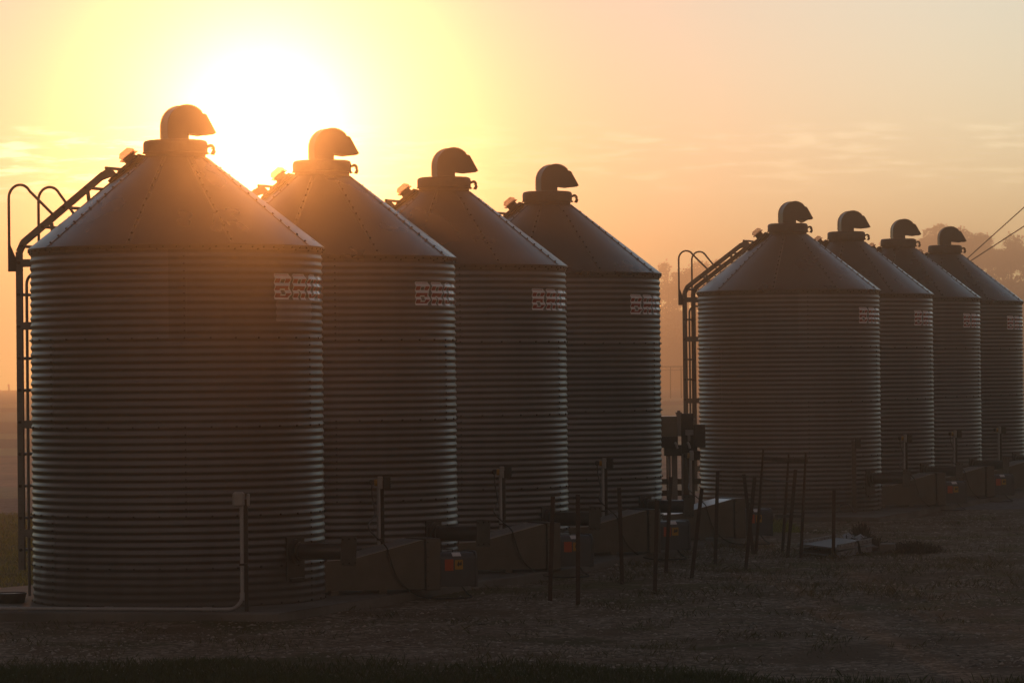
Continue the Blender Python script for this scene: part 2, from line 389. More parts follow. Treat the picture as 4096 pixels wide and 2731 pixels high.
# roof: cone with lapped ribs and bolt lines
RE, RC, ZC = 1.392, .300, 4.165
rb = MB()
def roof_z(r): return HE + .01 + (RE - r) * (ZC - HE - .01) / (RE - RC)
rb.lathe([(RE - .03, HE - .042), (RE - .012, HE - .036), (RE + .004, HE - .002), (RE + .004, HE + .006), (RE, HE + .01)] + [(RE + (RC - RE) * i / 10, roof_z(RE + (RC - RE) * i / 10)) for i in range(1, 11)], 108)
sl_ = (ZC - HE) / (RE - RC); nl = math.hypot(1, sl_)
for k in range(9):
    a = VIEW + R(24.5 + 40 * k)
    ca = Vector((math.cos(a), math.sin(a), 0)); ta = Vector((-math.sin(a), math.cos(a), 0)); nn = Vector((sl_ * ca.x / nl, sl_ * ca.y / nl, 1 / nl))
    vs = []; fs = []
    for i in range(9):
        r = RE - .004 + (RC + .02 - RE) * i / 8; p = ca * r + Vector((0, 0, roof_z(r)))
        hw = .021
        vs += [p - ta * hw, p - ta * (hw - .006) + nn * .007, p + ta * (hw - .006) + nn * .007, p + ta * hw]
    for i in range(8):
        for q in range(3): fs.append((4 * i + q, 4 * i + q + 1, 4 * i + q + 5, 4 * i + q + 4))
    rb.add(vs, fs)
    for i in range(12):
        r = RE - .04 - i * .084
        if r < RC + .05: break
        rb.bolt(ca * r + Vector((0, 0, roof_z(r))) + nn * .008, nn, .0115, .010)
for k in range(72):
    a = k * R(5); rb.bolt(pol(RE - .004, a, HE - .018), pol(1, a, 0), .009, .008)
rb.build('roof', [M['roof'], M['bolt']], bin0, 40)
# lid on the filling neck
lb = MB(); lb.lathe([(.285, 4.10), (.285, 4.205), (.312, 4.205), (.314, 4.212), (.304, 4.216), (.305, 4.29), (.300, 4.31), (.287, 4.322), (.265, 4.328), (.10, 4.338), (0.002, 4.339)], 64)
lid = lb.build('lid', [M['lid'], M['bolt']], bin0, 35)
# gooseneck hood, side profile in (s, z)
ZL = 4.348
cx_, cz_, rr_ = .088, .115, .196
prof = [(.10, -.03), (.10, .046), (.267, .029), (.290, .040), (.353, .038), (.375, .052), (.275, .222), (.258, .228)]
for i in range(0, 17):
    a = R(42 + (180 - 42) * i / 16); prof.append((cx_ + rr_ * math.cos(a), cz_ + rr_ * math.sin(a)))
prof.append((-.108, -.03))
hw_ = .19
hb = MB(); hb.prism(prof, hw_, Matrix.Translation((0, 0, ZL)))
cap = [(.255, .236), (.279, .228), (.381, .052), (.372, .049)]
hb.prism(cap, hw_ + .008, Matrix.Translation((0, 0, ZL)))
for yy in (-hw_ / 2 - .003, hw_ / 2 + .003):
    arc = [(cx_ + (rr_ + .004) * math.cos(R(42 + 138 * i / 16)), yy, ZL + cz_ + (rr_ + .004) * math.sin(R(42 + 138 * i / 16))) for i in range(17)] + [(-.112, yy, ZL)]
    hb.tube(arc, .0045, 5)
hood = hb.build('vent_hood', [M['hood']], lid, 30)
# over-centre latch on the right of the lid
kb = MB()
T = Matrix.Translation((0, 0, 0))
kb.prism([(.296, 4.275), (.33, 4.292), (.355, 4.287), (.374, 4.262), (.374, 4.232), (.384, 4.222), (.366, 4.185), (.330, 4.192), (.352, 4.235), (.350, 4.255), (.330, 4.262), (.296, 4.25)], .045, T)
kb.prism([(.288, 4.19), (.325, 4.20), (.300, 4.215), (.288, 4.215)], .05, T)
kb.tube([(.345, -.04, 4.245), (.345, .04, 4.245)], .007, 6)
kb.build('lid_latch', [M['dark']], bin0)
# roof hatch with its sight glass
AH = R(171); ca = Vector((math.cos(AH), math.sin(AH), 0)); ta = Vector((-math.sin(AH), math.cos(AH), 0))
nn = Vector((sl_ * ca.x / nl, sl_ * ca.y / nl, 1 / nl)); dn = (ca - Vector((0, 0, sl_))).normalized()
rot = Matrix((dn, ta, nn)).transposed()
def onroof(r, h=0.0, t=0.0): return ca * r + ta * t + Vector((0, 0, roof_z(r))) + nn * h
hb = MB(); hb.box(onroof(.44, .012), (.40, .40, .03), 0, rot, .008); hb.box(onroof(.40, .035), (.27, .30, .022), 0, rot, .008)
hb.box(onroof(.325, .02), (.03, .26, .03), 0, rot); hb.bar(onroof(.64, .03, -.12), onroof(.70, .015, -.12), .05, .012)
M4 = Matrix.Translation(onroof(.385, .045)) @ rot.to_4x4()
k0 = len(hb.v); hb.lathe([(.062, -.01), (.058, .055), (.072, .058), (.072, .066)], 20, 0)
for i in range(k0, len(hb.v)): hb.v[i] = tuple(M4 @ Vector(hb.v[i]))
hb.box(M4 @ Vector((0, 0, .028)), (.115, .12, .058), 0, rot, .012)
hatch = hb.build('roof_hatch', [M['dark']], bin0, 35)
gb = MB(); gb.box(M4 @ Vector((0, 0, .100)), (.155, .15, .068), 0, rot, .03); gb.box(M4 @ Vector((0, 0, .067)), (.175, .165, .010), 0, rot, .004)
gb.build('sight_glass', [M['lens']], hatch, 30)
# ladder: two rails up the wall and over the roof
AL = R(155.6); ca2 = Vector((math.cos(AL), math.sin(AL), 0)); ta2 = Vector((-math.sin(AL), math.cos(AL), 0)); up = Vector((0, 0, 1))
RL = 1.62
lb = MB()
nn2 = Vector((sl_ * ca2.x / nl, sl_ * ca2.y / nl, 1 / nl))
def chan(p, q, side):                                # C channel: web plus two lips
    p = Vector(p); q = Vector(q); d = (q - p).normalized(); x = ta2; y = x.cross(d).normalized()
    for off, w1, t1 in ((Vector(), .004, .066), (y * .031 - x * side * .012, .026, .004), (-y * .031 - x * side * .012, .026, .004)):
        rot_ = Matrix((x, d, y)).transposed(); lb.box((p + q) / 2 + off, (w1, (q - p).length, t1), 0, rot_)
roofdir = Vector((-ca2.x, -ca2.y, .766)).normalized()
for sd in (-1, 1):
    o_ = ta2 * (.19 * sd)
    a_ = ca2 * RL + o_ + up * .27; b_ = ca2 * RL + o_ + up * 3.31
    c_ = b_ + Vector((-ca2.x, -ca2.y, .766)) * .05 + up * .05; d_ = ca2 * .68 + o_ + up * 4.02
    chan(a_, b_, sd); chan(b_ + up * -.005, c_, sd); chan(c_ - roofdir * .01, d_, sd)
    lb.prism([(-.05, .0), (.03, .05), (.10, .05), (.15, -.0), (.19, -.11), (.14, -.12), (.08, -.03), (-.02, -.06)], .006, Matrix.Translation(d_) @ Matrix((-ca2, ta2, up)).transposed().to_4x4())
    for zz in (.62, 1.66, 2.6, 3.20):                # stand-offs to the wall
        lb.bar(ca2 * (RL + .02) + o_ * .98 + up * zz, ca2 * 1.35 + o_ * .98 + up * zz, .006, .075, 0)
    for rr in (1.25, .85):
        p = ca2 * rr + o_ + up * (3.36 + (1.53 - rr) * .766); lb.bar(p, ca2 * (rr - .02) + o_ + up * (roof_z(rr) - .01), .04, .005, 0, ta2)
    for zz in [.27 + .08 + .1525 * i for i in range(20)]: lb.bolt(ca2 * RL + o_ * 1.012 + up * zz, ta2 * sd, .005, .002)
lad = lb.build('ladder', [M['ladder'], M['bolt']], bin0)
rg = MB(); rg.tube([ta2 * -.20, ta2 * .20], .015, 8)
rg.bolt(ta2 * -.198, -ta2, .017, .01); rg.bolt(ta2 * .198, ta2, .017, .01)
rung = rg.build('rung', [M['ladder'], M['bolt']], lad)
spots = [ca2 * RL + up * (.46 + .305 * i) for i in range(10)] + [ca2 * (1.58 - .235 * i) + up * (3.36 + .18 * i) for i in range(5)]
rung.location = spots[0]
for p in spots[1:]:
    r_ = rung.copy(); r_.location = p; C.objects.link(r_)
for sd in (-1, 1):
    hb = MB(); o_ = ta2 * (.27 * sd); rh = .125; ro = RL + .055
    pts = [ca2 * ro + o_ + up * 3.12, ca2 * ro + o_ + up * 3.82]
    for i in range(1, 11):
        a = PI - R(150) * i / 10; pts.append(ca2 * (ro - rh - rh * math.cos(PI - a) * -1 * 0 + rh * 0) + Vector())
    pts = pts[:2]
    for i in range(1, 13):
        a = R(180 - 150 * i / 12); pts.append(ca2 * (ro - rh - rh * math.cos(a)) + o_ + up * (3.82 + rh * math.sin(a)))
    e = pts[-1]; pts.append(e + (-ca2 * .5 - up * .866) * .36)
    # land the bar on the roof rail
    pts[-1] = ca2 * 1.20 + ta2 * (.20 * sd) + up * 3.63
    hb.tube(pts, .0135, 8)
    pb = ca2 * ro + o_ ; pr_ = ca2 * (RL + .02) + ta2 * (.20 * sd); dv = pr_ - pb; dl_ = dv.length; dv.normalize()
    hb.prism([(0, 3.12), (dl_, 3.12), (dl_, 3.24), (0.0, 3.40)], .006, Matrix.Translation(pb) @ Matrix((dv, up.cross(dv), up)).transposed().to_4x4())
    hb.build('handrail', [M['ladder']], lad, 40)
# conduit pipe beside the ladder
cb = MB(); q = ca2 * 1.555 + ta2 * .155
arc = [q + up * .02, q + up * 3.0] + [q - ca2 * (.10 - .10 * math.cos(R(90 * i / 6))) + up * (3.0 + .10 * math.sin(R(90 * i / 6))) for i in range(1, 7)] + [ca2 * 1.34 + ta2 * .155 + up * 3.10]
cb.tube(arc, .0145, 8); cb.build('conduit', [M['ladder']], bin0, 40)
# lettering wrapped round the corrugations, white edge and red fill
def glyph(ch, u, v):                                  # u, v in 0..1, slab letters with clipped corners
    def inside(poly):
        c = False; j = len(poly) - 1
        for i in range(len(poly)):
            (xi, yi), (xj, yj) = poly[i], poly[j]
            if (yi > v) != (yj > v) and u < (xj - xi) * (v - yi) / (yj - yi) + xi: c = not c
            j = i
        return c
    if ch == 'B':
        return inside([(0, 0), (.80, 0), (1, .16), (1, .36), (.84, .5), (.98, .66), (.98, .86), (.82, 1), (0, 1)]) and not (.36 < u < .60 and (.20 < v < .36 or .63 < v < .78))
    if ch == 'R':
        return inside([(0, 0), (.42, 0), (.42, .34), (.50, .34), (.58, 0), (1, 0), (.90, .40), (1, .56), (1, .86), (.84, 1), (0, 1)]) and not (.38 < u < .60 and .62 < v < .78)
    if ch == 'O':
        return inside([(.26, 0), (.74, 0), (1, .22), (1, .78), (.74, 1), (.26, 1), (0, .78), (0, .22)]) and not inside([(.44, .2), (.56, .2), (.64, .3), (.64, .7), (.56, .8), (.44, .8), (.36, .7), (.36, .3)])
    if ch == 'C':
        return inside([(.26, 0), (.74, 0), (1, .22), (1, .42), (.62, .42), (.62, .28), (.54, .2), (.44, .2), (.36, .3), (.36, .7), (.44, .8), (.54, .8), (.62, .72), (.62, .58), (1, .58), (1, .78), (.74, 1), (.26, 1), (0, .78), (0, .22)])
    return inside([(0, 0), (.4, 0), (.4, .3), (.62, 0), (1, 0), (.74, .52), (1, 1), (.62, 1), (.4, .68), (.4, 1), (0, 1)])
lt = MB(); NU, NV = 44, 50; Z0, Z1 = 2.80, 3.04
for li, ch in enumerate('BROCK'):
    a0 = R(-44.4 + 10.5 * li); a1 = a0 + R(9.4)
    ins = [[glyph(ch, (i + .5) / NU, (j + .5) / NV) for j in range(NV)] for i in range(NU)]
    def edge(i, j):
        for di in range(-2, 3):
            for dj in range(-3, 4):
                p, q = i + di, j + dj
                if not (0 <= p < NU and 0 <= q < NV) or not ins[p][q]: return True
        return False
    grid = {}; 
    def gv(i, j):
        if (i, j) not in grid:
            a = a0 + (a1 - a0) * i / NU; z = Z0 + (Z1 - Z0) * j / NV
            grid[(i, j)] = len(lt.v); lt.v.append(pol(wall_r(z) + .0042, a, z))
        return grid[(i, j)]
    for i in range(NU):
        for j in range(NV):
            if ins[i][j]:
                z = Z0 + (Z1 - Z0) * (j + .5) / NV
                sky_sheen = math.cos(2 * PI * z / PITCH) < -.22       # upward-facing halves painted white for the sky's reflection on the ridges
                lt.f.append((gv(i, j), gv(i + 1, j), gv(i + 1, j + 1), gv(i, j + 1))); lt.m.append(0 if (edge(i, j) or sky_sheen) else 1)
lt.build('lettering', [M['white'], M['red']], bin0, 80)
# unloading tube low on the right, with its wall plate and end plate
AT = R(-34); da = Vector((math.cos(AT), math.sin(AT), 0)); ta = Vector((-math.sin(AT), math.cos(AT), 0))
def frame_at(p, x, y, z): return Matrix.Translation(p) @ Matrix((x, y, z)).transposed().to_4x4()
tb = MB()
tb.tube([da * 1.36 + up * .475, da * 1.98 + up * .49], .077, 20)
tb.tube([da * 1.375 + up * .475, da * 1.41 + up * .476], .118, 20); tb.tube([da * 1.43 + up * .476, da * 1.452 + up * .477], .092, 20)
tb.box(da * 1.372 + up * .41, (.27, .012, .40), 0, Matrix((ta, da, up)).transposed()); tb.box(da * 1.39 + up * .22, (.20, .03, .03), 0, Matrix((ta, da, up)).transposed())
ut = tb.build('unload_tube', [M['duct'], M['bolt']], bin0, 40)
eb = MB(); rot = Matrix((ta, da, up)).transposed() @ Matrix.Rotation(R(4), 3, 'Y')
eb.box(da * 1.985 + up * .49, (.235, .008, .27), 0, rot)
for i in (-1, 0, 1):
    for j in (-1, 1): eb.bolt(da * 1.99 + up * (.49 + j * .11) + ta * (i * .095), da, .008, .006); 
eb.build('end_plate', [M['duct'], M['bolt']], ut)

bins_xy = [(-3.160 + 1.2037 * i, 36.25 + 3.639 * i) for i in range(4)] + [(4.193 + 1.2037 * i, 58.145 + 3.639 * i) for i in range(4)]
bin_labels = ['largest grey corrugated grain bin, nearest the camera, with a tall hooped ladder at its left',
              'grey grain bin whose lid and left roof edge are drowned in the sun glare',
              'grey grain bin with brown shaded roof, third from the left of the front four',
              'grey grain bin at the right end of the front four, beside the open gap',
              'grey grain bin right of the gap, hooped ladder at its left, scrap under its hood',
              'grey grain bin half hidden directly behind the one right of the gap',
              'grey grain bin second from the right edge, its hood against the far tree tops',
              'rightmost grey grain bin, cut by the picture edge, thin wires rising behind its lid']
hood_ang = [27, 24, 21, 20, 18, 13, 7, 3]
bins = [bin0]
for i in range(1, 8): bins.append(copy_tree(bin0))
for i, b in enumerate(bins):
    b.location = (*bins_xy[i], 0)
    tag(b, bin_labels[i], 'grain bin', 'corrugated grain bins in a row')
    for ch in b.children:
        if ch.name.startswith('lid') and 'latch' not in ch.name: ch.rotation_euler.z = R(hood_ang[i])
        if ch.name.startswith('lid_latch'): ch.rotation_euler.z = R((-2, 3, 0, -3, 2, 0, -4, 2)[i])
# torn scrap hanging under the hood of the bin past the gap
nb = MB(); nb.add([(.12, -.05, ZL + .04), (.30, -.07, ZL + .03), (.28, .06, ZL + .035), (.14, .05, ZL + .045), (.215, -.01, ZL - .012), (.25, .01, ZL - .004)], [(0, 1, 4), (1, 5, 4), (1, 2, 5), (2, 3, 4), (2, 4, 5), (3, 0, 4)])
hood5 = [c for l in bins[4].children if l.name.startswith('lid') and 'latch' not in l.name for c in l.children][0]
nb.build('hanging_scrap', [M['net']], hood5)
# faded patch where an old sticker came off the nearest bin
fp = MB(); vs = []; fs = []; zz = [2.60 + i * PITCH / 8 for i in range(24)]; aa = [R(-43.5 + 1.5 * i) for i in range(17)]
for z in zz:
    for a in aa: vs.append(pol(wall_r(z) + .0035, a, z))
for j in range(len(zz) - 1):
    for i in range(len(aa) - 1): k = j * len(aa) + i; fs.append((k, k + 1, k + 1 + len(aa), k + len(aa)))
fp.add(vs, fs); fp.build('faded_patch', [metal_mat('clean_galvanised', (.33, .32, .325), .42, .6)], bins[0], 80)

# ------------------------------------------------------------------ aeration fans
fan0 = empty('aeration_fan')
TH = R(25); ax = Vector((math.cos(TH), math.sin(TH), 0)); ny_ = Vector((-math.sin(TH), math.cos(TH), 0))
FR = Matrix((ax, ny_, up)).transposed().to_4x4()
db = MB()
db.prism([(1.36, .045), (2.43, .03), (2.43, .50), (2.36, .495), (1.66, .335), (1.36, .325)], .44, FR)
db.prism([(1.365, .03), (1.40, .03), (1.40, .36), (1.365, .36)], .52, FR)
for xx in (1.5, 2.0): db.box(FR @ Vector((xx, 0, .015)), (.08, .40, .05), 0, FR.to_3x3())
td = db.build('transition_duct', [M['duct']], fan0)
ts = MB(); a0, b0_ = Vector((1.66, 0, .3385)), Vector((2.40, 0, .5035)); rot_ = Matrix.Rotation(-math.atan2(b0_.z - a0.z, b0_.x - a0.x), 3, 'Y')
ts.box(FR @ ((a0 + b0_) / 2), ((b0_ - a0).length, .452, .004), 0, FR.to_3x3() @ rot_); ts.box(FR @ Vector((1.52, 0, .334)), (.28, .452, .004), 0, FR.to_3x3() @ Matrix.Rotation(R(-1.9), 3, 'Y'))
ts.build('sunlit_top', [metal_mat('sunlit_sheet', (.72, .72, .73), .36, .9, var=.15)], td)  # brighter plate added over the duct to paint in its sunlit top
hb = MB(); hb.box(FR @ Vector((2.51, 0, .265)), (.155, .50, .50), 0, FR.to_3x3(), .006)
for zz in (.06, .2, .34, .48): hb.bolt(FR @ Vector((2.45, -.25, zz)), -ny_, .008, .006)
hb.build('fan_housing', [M['duct'], M['bolt']], fan0, 30)
mb = MB()
pr = [(-.17, .04), (.17, .04), (.17, .30)] + [(.17 - .07 + .07 * math.cos(R(15 * i)), .30 + .07 * math.sin(R(15 * i))) for i in range(1, 7)] + [(-.10 - .07 * math.sin(R(15 * i)), .30 + .07 * math.cos(R(15 * i))) for i in range(0, 7)]
FM = FR @ Matrix.Rotation(PI / 2, 4, 'Z')
mb.prism(pr, .40, Matrix.Translation(ax * 2.79) @ FM)
pr2 = [(x * 1.06, .2 + (z - .2) * 1.06) for x, z in pr]
mb.prism(pr2, .022, Matrix.Translation(ax * 3.0) @ FM)
motor = mb.build('motor', [M['motor']], fan0, 35)
def decal(name, x0, x1, z0, z1, mats, zig=False, par=None, top=False):
    b = MB()
    if top:
        n3 = (-ny_ * .7 + up * .72).normalized(); c3 = FR @ Vector(((x0 + x1) / 2, -.151, .351)); b.box(c3, (x1 - x0, .05, .003), 0, Matrix((ax, n3.cross(ax), n3)).transposed())
    else:
        b.box(FR @ Vector(((x0 + x1) / 2, -.1715, (z0 + z1) / 2)), (x1 - x0, .003, z1 - z0), 0, FR.to_3x3())
        if zig:
            P = [(.25, .45), (.42, .88), (.60, .62), (.80, .88), (.88, .55), (.72, .36), (.62, .5), (.45, .3)]
            b.prism([(x0 + u * (x1 - x0), z0 + v * (z1 - z0)) for u, v in P], .002, Matrix.Translation(-ny_ * .1738) @ FR, 1)
    return b.build(name, mats, motor)
decal('orange_label', 2.665, 2.755, .195, .305, [M['orange']])
decal('yellow_label', 2.772, 2.855, .205, .297, [M['yellow'], M['black']], True)
decal('white_label', 2.75, 2.84, 0, 0, [M['white']], top=True)
hb = MB(); a_ = FR @ Vector((2.68, -.05, .365)); b_ = FR @ Vector((2.80, -.05, .365)); hb.tube([a_, a_ + up * .035, b_ + up * .035, b_], .006, 6); hb.build('lifting_handle', [M['dark']], motor)
fan_labels = ['grey fan and duct at the foot of the nearest bin, two stickers on its motor',
              'grey fan behind the two leftmost upright posts, at the second bin',
              'grey fan partly hidden by three posts, at the third bin',
              'grey fan with sunlit sloping duct top, at the last bin before the gap',
              'dim grey fan with long flat duct, beside the bin right of the gap',
              'dim grey fan second from the right edge, tucked between two far bins',
              'dim grey fan at the right picture edge, largely cut off']
fans = [fan0] + [copy_tree(fan0) for i in range(6)]
for i, f_ in enumerate(fans):
    f_.location = (*bins_xy[i], 0); tag(f_, fan_labels[i], 'fan', 'aeration fans beside the bins')

# ------------------------------------------------------------------ electric posts
def elec_post(first=False):
    e = empty('electric_post'); b = MB()
    b.bar((.016, .02, -.02), (.016, .02, 1.0), .03, .006, 0, (0, 1, 0)); b.bar((.031, .035, -.02), (.031, .035, 1.0), .006, .030, 0, (0, 1, 0))
    b.build('steel_angle', [M['dark']], e)
    b = MB()
    if first:
        pts = [(-.02, 0, .95), (-.02, 0, .15)] + [(-.02 - .13 * (1 - math.cos(R(15 * i))), .03 * i / 6, .15 - .13 * math.sin(R(15 * i))) for i in range(1, 7)] + [(-1.2, .27, .02), (-5, 1.15, .02)]
        b.tube(pts, .0165, 10); b.tube([(-.02, 0, .10), (-.02, 0, .17)], .021, 10); b.tube([(-.30, .06, .02), (-.38, .08, .02)], .021, 10); b.tube([(-1.2, .27, .02), (-1.28, .288, .02)], .021, 10); b.tube([(-2.1, .48, .02), (-2.16, .494, .02)], .021, 10)
    else:
        b.tube([(-.02, 0, .95), (-.02, 0, .0)], .0165, 10)
    b.build('conduit', [M['pvc']], e, 50)
    b = MB(); b.box((-.005, 0, .42), (.075, .05, .018), 0); b.build('clamp', [M['black']], e)
    b = MB()
    if first:
        b.box((-.045, 0, 1.0), (.105, .09, .135), 0, None, .018); b.box((.04, .02, .995), (.022, .08, .11), 0, None, .006)
        b.build('outlet_cover', [M['box']], e, 30)
    else:
        b.box((-.005, 0, .985), (.05, .08, .125), 0, None, .006); b.build('switch_box', [M['box']], e, 30)
        b = MB(); b.box((.065, .0, .985), (.07, .075, .12), 0, None, .004)
        for k in range(7): b.box((.104, 0, .935 + .017 * k), (.008, .07, .008), 0)
        b.build('starter_box', [M['dark']], e)
        b = MB(); b.tube([(-.03, 0, .985), (-.06, 0, .985)], .034, 14); pl = b.build('outlet', [M['yellow']], e, 40)
        b = MB(); b.box((-.085, 0, .99), (.05, .06, .055), 0, None, .012); b.build('plug', [M['black']], e, 40)
    return e
p1 = elec_post(True); p1.location = (-2.41, 34.28, 0)
tag(p1, 'pale conduit post with bubble cover box, bending along the pad before the nearest bin', 'electric post', 'electric posts along the bins')
p2 = elec_post(False)
pl_ = ['electric post rising behind the nearest fan, in front of the second bin', 'electric post rising over the second fan, in front of the third bin',
       'electric post in front of the last bin before the gap', 'electric post in the gap, its box edges rimmed by sunlight',
       'dim electric post before the bin half hidden behind its neighbour', 'dim electric post before the bin second from the right edge', 'dim electric post before the rightmost bin']
posts_xy = [(bins_xy[i][0] + .63, bins_xy[i][1] - 1.6) for i in (1, 2, 3)] + [(2.30, 49.4)] + [(bins_xy[i][0] + .76, bins_xy[i][1] - 1.5) for i in (5, 6, 7)]
eps = [p2] + [copy_tree(p2) for _ in range(6)]
for i, p in enumerate(eps):
    p.location = (*posts_xy[i], .04); tag(p, pl_[i], 'electric post', 'electric posts along the bins')
p6 = empty('switch_post', (5.02, 56.6, 0))
b = MB(); b.bar((0, 0, -.02), (0, 0, 1.06), .06, .045, 0, (0, 1, 0)); b.build('post', [M['wood']], p6)
b = MB(); b.box((.06, -.01, 1.03), (.085, .06, .15), 0, None, .006); b.build('switch_box', [M['dark']], p6, 30)
b = MB(); b.tube([(-.02, -.035, .04), (-.10, -.06, .14), (-.2, -.02, .12), (-.24, 0, .02), (-1.2, .26, .02), (-2.4, .7, .02)], .014, 8); b.build('conduit', [M['ladder']], p6, 50)
tag(p6, 'dark square post with switch box before the bin right of the gap', 'electric post')
# cables from the outlets over the ducts to the motors
def smooth_path(P, n=8):
    out = []; P = [Vector(p) for p in P]
    for i in range(len(P) - 1):
        p0, p1_, p2_, p3 = P[max(i - 1, 0)], P[i], P[i + 1], P[min(i + 2, len(P) - 1)]
        for k in range(n):
            t = k / n; out.append(.5 * ((2 * p1_) + (p2_ - p0) * t + (2 * p0 - 5 * p1_ + 4 * p2_ - p3) * t * t + (3 * p1_ - p0 - 3 * p2_ + p3) * t ** 3))
    return out + [P[-1]]
cab_l = ['black cable sagging over the nearest fan duct down to the gravel', 'black cable draped over the second fan duct', 'black cable draped over the third fan duct',
         'black cable draped over the sunlit duct before the gap', 'thin cable over the dim fan right of the gap', 'thin cable over the dim fan second from the right edge']
for i in range(6):
    bx, by = bins_xy[i]; q = eps[i if i < 4 else i].location if i < 4 else eps[i].location
    L = lambda x, y, z: Vector((bx, by, 0)) + FR @ Vector((x, y, z))
    pts = [Vector((q.x - .085, q.y, 1.0)), Vector((q.x - .08, q.y - .06, .90)), (Vector((q.x - .05, q.y - .3, .72))), L(1.98, .1, .62), L(2.03, -.20, .455), L(2.05, -.245, .36), L(2.13, -.25, .15), L(2.28, -.27, .0), L(2.45, -.33, -.055), L(2.7, -.40, -.06), L(2.86, -.36, -.055), L(2.87, -.22, -.02), L(2.85, -.12, .06)]
    b = MB(); b.tube(smooth_path(pts), .007 if i < 4 else .006, 6); tag(b.build('power_cable', [M['black']]), cab_l[i], 'cable', 'cables to the fan motors')

# ------------------------------------------------------------------ steel fence posts
tposts = [((.33, 36.56), (.374, .924), 'steel stake left of the nearest pair, standing before the second fan'),
          ((.59, 35.83), (.599, .965), 'steel stake standing nearest the camera, before the second fan motor'),
          ((1.11, 39.46), (1.085, .914), 'upright steel stake before the third fan duct, third from the left'),
          ((1.39, 38.21), (1.426, .826), 'short upright steel stake, fourth from the left, at the third fan housing'),
          ((1.64, 41.8), (1.714, .957), 'slightly leaning steel stake before the third fan motor stickers'),
          ((1.84, 40.33), (1.977, .87), 'steel stake leaning clearly right, before the sunlit duct'),
          ((2.27, 43.5), (2.312, .969), 'tall steel stake crossing the sunlit sloping duct'),
          ((2.86, 45.73), (2.743, .875), 'steel stake leaning left, crossing another stake by the last motor'),
          ((2.55, 42.57), (2.672, .933), 'steel stake leaning right, crossed by a left leaning one'),
          ((3.15, 44.51), (3.27, .953), 'leaning steel stake between the legs of the tied frame'),
          ((3.67, 44.22), (3.686, .722), 'lone upright steel stake beside the stack of pale panels')]
def tpost_mesh(b, p, q, s=1.0):
    p = Vector(p); q = Vector(q)
    b.bar(p, q, .036 * s, .005, 0, (0, 1, 0)); off = Vector((0, .016 * s, 0)); b.bar(p + off, q + off, .006, .03 * s, 0, (0, 1, 0))
    n = int((q - p).length / .055)
    for k in range(3, n):
        c = p + (q - p) * (k / n); b.box(c + Vector((0, -.005, 0)), (.012, .008, .018), 0)
for (bx, by), (tx, tz), lab in tposts:
    e = MB(); tpost_mesh(e, (0, 0, -.15), (tx - bx, random.uniform(-.04, .04), tz - GZ), 1.12)
    o = e.build('steel_stake', [M['rust']]); o.location = (bx, by, GZ); tag(o, lab, 'fence post', 'steel stakes in the gravel')
fr = empty('tied_stake_frame', (3.18, 45.73, GZ))
for (bx, by), (tx, tz) in (((2.87, 45.8), (2.984, 1.169)), ((3.18, 45.73), (3.282, 1.114)), ((3.30, 44.37), (3.381, 1.151))):
    e = MB(); p = (bx - 3.18, by - 45.73, -.15); q = (tx - 3.18, by - 45.73, tz - GZ); e.tube([p, Vector(p).lerp(Vector(q), .45), q], [.02, .019, .0125], 6); e.build('leg', [M['rust']], fr)
e = MB(); e.bar((2.983 - 3.18, .07, 1.057 - GZ), (3.395 - 3.18, -1.36, 1.052 - GZ), .012, .05); e.build('top_bar', [M['wood']], fr)
e = MB(); e.tube(smooth_path([(2.965 - 3.18, .07, .817 - GZ), (-.03, -.6, .80 - GZ), (3.354 - 3.18, -1.36, .82 - GZ)]), .006, 5); e.build('wire', [M['dark']], fr)
e = MB(); e.bar((-.06, 0, .375 - GZ), (.16, -1.36, .415 - GZ), .02, .035); e.build('low_bar', [M['wood']], fr)
tag(fr, 'frame of three thin leaning rods tied by crossbars, before the bin right of the gap', 'frame')

# ------------------------------------------------------------------ panels, scrap and tub
st = empty('panel_stack', (3.72, 44.2, GZ))
d1 = Vector((.53, 1.6, 0)); dl = d1.normalized(); dr = Vector((-.28, 1.18, 0)).normalized(); wv = Vector((-.28, 1.22, 0)); wv = wv - dl * wv.dot(dl); wn = wv.normalized()
W_ = Vector((-.31, 1.15, 0))
for lvl in (0, 1):
    for side in (0, 1):
        b = MB(); o0 = (W_ * side) + up * (.012 + .088 * lvl)
        b.bar(o0 + up * .033, o0 + d1 + up * .033, .022, .066, 0)
        for rz in (.004, .062): b.bar(o0 + up * rz + Vector((.012, -.004, 0)), o0 + d1 + up * rz + Vector((.012, -.004, 0)), .012, .009, 0)
        for k in range(9):
            c = o0 + d1 * ((k + .5) / 9) + up * .033 + Vector((.0135, -.0045, 0)); b.bar(c - up * .026, c + up * .026, .012, .012, 0, dl)
            if k % 3 == 1: b.tube([c + dl * .05, c + dl * .05 + Vector((.012, -.004, 0))], .018, 10)
        b.build('side_rail', [M['panel']], st)
    b = MB()
    for k in range(7):
        c = up * (.035 + .088 * lvl) + d1 * ((k + .15) / 7); b.bar(c + W_ * .02, c + W_ * .98, .15, .018, 0)
    b.build('slats', [M['panel']], st)
b = MB(); b.bar(d1 * .52 + Vector((.03, -.01, .17)), d1 * .60 + Vector((.03, -.01, .02)), .03, .012); b.build('strap', [M['black']], st)
tag(st, 'low stack of pale ribbed panels lying flat on the gravel behind a lone stake', 'panels')
cs = MB(); n = 9; vs = []; fs = []
for j in range(n):
    for i in range(n):
        vs.append((i * .03 + random.uniform(-.01, .01), j * .09, .04 + .035 * math.sin(i * 1.1 + j * .7) * random.random() + .025 * math.sin(j)))
for j in range(n - 1):
    for i in range(n - 1): k = j * n + i; fs.append((k, k + 1, k + n + 1, k + n))
